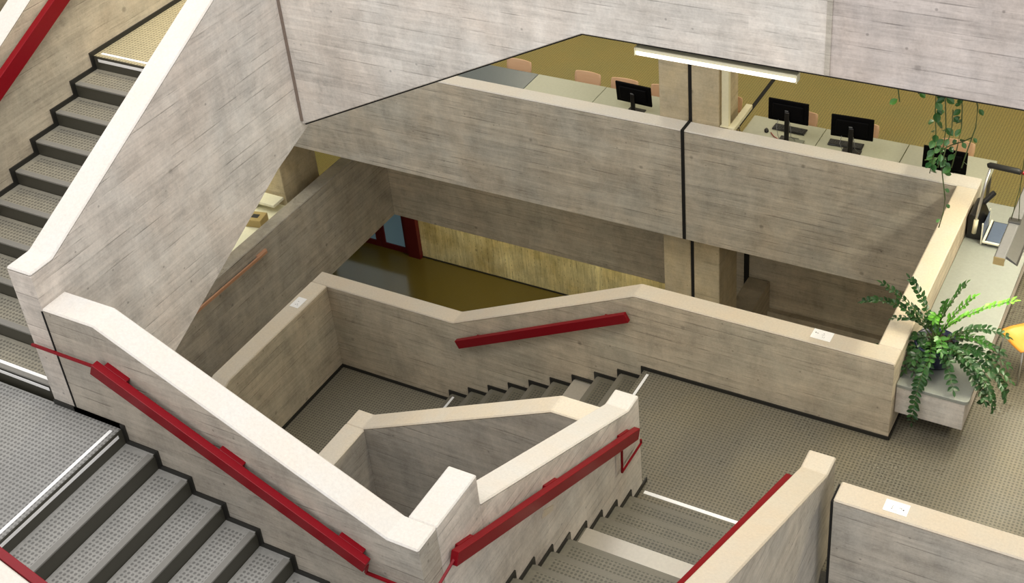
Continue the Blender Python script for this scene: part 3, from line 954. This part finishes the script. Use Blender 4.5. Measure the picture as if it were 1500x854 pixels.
strand(wob(.17, .0, .16, -1.40, -.14), .05, .065, M['leaf_vine'])
strand(wob(.24, .0, .26, -1.36, -.16, am=.035), .13, .05, M['leaf_vine'])
strand(wob(.10, -.9, .11, -1.95, -.16), .28, .055, M['leaf_vine'])
strand(wob(-.26, .0, -.30, -.92, -.14), .16, .065, M['leaf_mid'])
strand(wob(-.17, .0, -.17, -.83, -.14), .16, .055, M['leaf_mid'])
strand(wob(.20, -1.15, -.02, -1.42, -.12, am=.06), .034, .06, M['leaf_vine'])
struct('floor_upper_ledge', box(-4.54, 6, 8.64, 9.3, 5.715, 5.72), M['wall_low'])

# ------------------------------------------------------------------ binding machine and trays on the bench
t = thing('punch_machine', 'black desktop punching machine with a long chrome lever and black crossbar grip', 'machine', (-2.15, 13.30, .655))
b = prism('y', [(-.14, 0), (.03, 0), (.03, .16), (-.05, .33), (-.11, .34), (-.14, .30)], -.12, .26, .012)
obj('housing', b, M['black'], t)
obj('lever', tube([(-.055, -.13, .20), (-.04, -.10, .38), (-.02, -.05, .62), (.01, .02, .92)], .017, 16), M['chrome'], t, label='chrome lever arm')
obj('lever_sleeve', tube([(-.055, -.13, .10), (-.045, -.13, .28)], .026, 12), M['cream'], t, label='cream lever sleeve')
g = tube([(-.02, .02, .93), (.0, .02, .94), (.30, .02, .93), (.34, .02, .92)], [.026, .034, .034, .028], 14)
obj('grip', g, M['black_soft'], t, label='thick black rubber grip')
obj('grip_button', tube([(.34, .02, .92), (.375, .02, .92)], .02, 12), M['red'], t, label='red end button')
obj('rear_arm', beam((-.06, .22, .28), (.05, .30, .42), .06, .05, bevel=.015), M['black'], t)
def tray(x, y, rz, label):
    t = thing('document_tray', label, 'tray', (x, y, .655), rz)
    obj('base', box(0, .30, 0, .46, .03, .05, .006), M['black'], t)
    obj('mat', box(.025, .28, .025, .44, .05, .056, .003), M['blue'], t, label='slate-blue mat')
    f_ = bmesh.new()
    box(-.01, .31, -.012, .014, .04, .068, .005, f_); box(-.012, .012, 0, .46, .04, .066, .005, f_)
    obj('rim', f_, M['white'], t, label='white front and side rim')
    ft = bmesh.new()
    for a in (.03, .27):
        for c_ in (.04, .42):
            lathe([(.015, 0), (.015, .031)], 10, (a, c_, 0), ft)
    obj('feet', ft, M['black'], t)
    return t
tray(-2.08, 13.10, 0, 'slate-blue tray with a white rim beside the black punching machine')
t = thing('guard_panel', 'clear upright guard with a white edge between the punching machine and the tray', 'guard', (-2.11, 13.12, .655))
obj('panel', box(0, .008, 0, .36, .02, .24, .002), M['blue'], t)
f_ = bmesh.new(); beam((.004, 0, 0), (.004, -.02, .30), .014, .014, up=(0, 1, .1), bm=f_); beam((.004, .36, .0), (.004, .36, .26), .014, .014, up=(0, 1, .1), bm=f_); box(-.004, .014, 0, .36, 0, .025, .003, f_)
obj('rim', f_, M['white'], t)

# level below: glimpsed things, and a white table standing in for brightly lit floor
t = thing('lit_floor_stand_in', 'white table standing in for the brightly lit floor below, beside the column', 'table', (-13.7, 12.9, Z1))
obj('table_top', box(-.65, .62, -1.3, 1.0, .70, .74, .004), M['white'], t)
for sx in (-.55, .52):
    for sy in (-1.2, .9):
        obj('leg', box(sx - .025, sx + .025, sy - .025, sy + .025, 0, .70), M['leg_grey'], t)
t = thing('card_box', 'tan box with a dark square opening on the white stand-in table below', 'box', (-13.42, 13.30, Z1 + .741), .2)
b = bmesh.new()
box(-.15, .15, -.13, .13, 0, .14, .006, b)
obj('carton', b, M['card'], t)
obj('opening', box(-.06, .06, -.05, .05, .139, .142), M['ink'], t, label='dark square opening')
t = thing('white_shelf', 'white shelf board fixed at the foot of the lower column', 'shelf', (-13.5, 13.7, Z1 + .9))
obj('board', box(-.35, .25, -.12, .15, 0, .05, .004), M['white'], t)
obj('bracket', box(-.3, -.25, -.08, .2, -.12, 0), M['leg_grey'], t)

# ------------------------------------------------------------------ light
def area(name, loc, size, power, color, rot=(0, 0, 0), sy=None, spread=None):
    l = bpy.data.lights.new(name, 'AREA')
    l.energy = power; l.color = color
    l.shape = 'RECTANGLE'; l.size = size; l.size_y = sy or size
    if spread:
        l.spread = spread
    o = bpy.data.objects.new(name, l)
    link(o); o.location = loc; o.rotation_euler = rot
    return o
SKY = (1.0, .985, .97)
WARM = (1.0, .90, .66)
area('skylight', (-5.0, 3.5, 15.0), 9, 1150, SKY, (0, 0, 0), 9)
area('void_lamp', (-3.45, 8.52, 5.0), 1.25, 60, WARM, (0, 0, 0), .06)
area('hall_lamp', (1.0, 12.2, 5.1), .14, 230, WARM, (0, 0, 0), 2.6)
area('top_landing_lamp', (-8.7, 9.6, 7.4), .5, 70, (1, .88, .6), (0, 0, 0), 1.2)
area('pendant_glow', (-1.37, 12.2, 2.50), .05, 42, (1, .93, .72), (0, 0, 0), 3.6, 2.1)
for x in (-12, -8, -4, 0):
    area('study_lamp', (x, 16.5, 5.1), 1.4, 60, WARM, (0, 0, 0), .5)
    area('study_lamp', (x, 20.5, 5.1), 1.4, 60, WARM, (0, 0, 0), .5)
area('lower_level_lamp', (-15.2, 13.2, -.75), 1.2, 75, (1, .95, .7), (0, 0, 0), 1.4)
area('lower_level_lamp', (-14.5, 17.5, -.45), 1.2, 30, (1, .92, .6), (0, 0, 0), 1.2)
for x in (-12, -9, -6):
    area('deep_lamp', (x, 17.1, -3.25), 1.6, 30, (1, .88, .55), (0, 0, 0), .12)
area('under_hall_fill', (-5.5, 10.8, -2.9), 5, 26, (1, .88, .62), (PI / 2 - .25, 0, 0), .3)  # unseen fill light added to brighten the walls and columns under the balcony
area('under_balcony_fill', (-9.4, 14.6, -.78), 1.4, 9, (1, .88, .62), (0, PI / 4, 0), .6)  # added fill without a fixture, lifts the parapet of the level below
area('deep_daylight', (-14.6, 17.3, -4.5), 1.8, 7, (.75, .9, 1), (-PI / 2, 0, 0), 1.8)

w = bpy.data.worlds.new('sky')
bpy.context.scene.world = w
w.use_nodes = True
bg = w.node_tree.nodes['Background']
bg.inputs[0].default_value = (1.0, .985, .96, 1)
bg.inputs[1].default_value = .90

# ------------------------------------------------------------------ camera
cd = bpy.data.cameras.new('camera')
cam = bpy.data.objects.new('camera', cd)
link(cam)
R = ((0.87292769, 0.48089492, -0.08208122), (0.20844762, -0.51978517, -0.82847629), (-0.44107464, 0.70609026, -0.55397627))
mw = Matrix(((R[0][0], -R[1][0], -R[2][0], 0), (R[0][1], -R[1][1], -R[2][1], 0), (R[0][2], -R[1][2], -R[2][2], 10), (0, 0, 0, 1)))
cam.matrix_world = mw
cd.sensor_width = 36
cd.lens = 36 * 1973.653 / 1500
cd.shift_x = (750 - 763.847) / 1500
cd.shift_y = -(427 - 295.604) / 1500
cd.clip_end = 200
sc = bpy.context.scene
sc.camera = cam
sc.view_settings.view_transform = 'Standard'
sc.view_settings.look = 'None'
sc.view_settings.exposure = 0
sc.view_settings.gamma = 1
sc.view_settings.use_curve_mapping = False
sc.cycles.use_denoising = True
sc.cycles.max_bounces = 6
sc.cycles.sample_clamp_indirect = 4
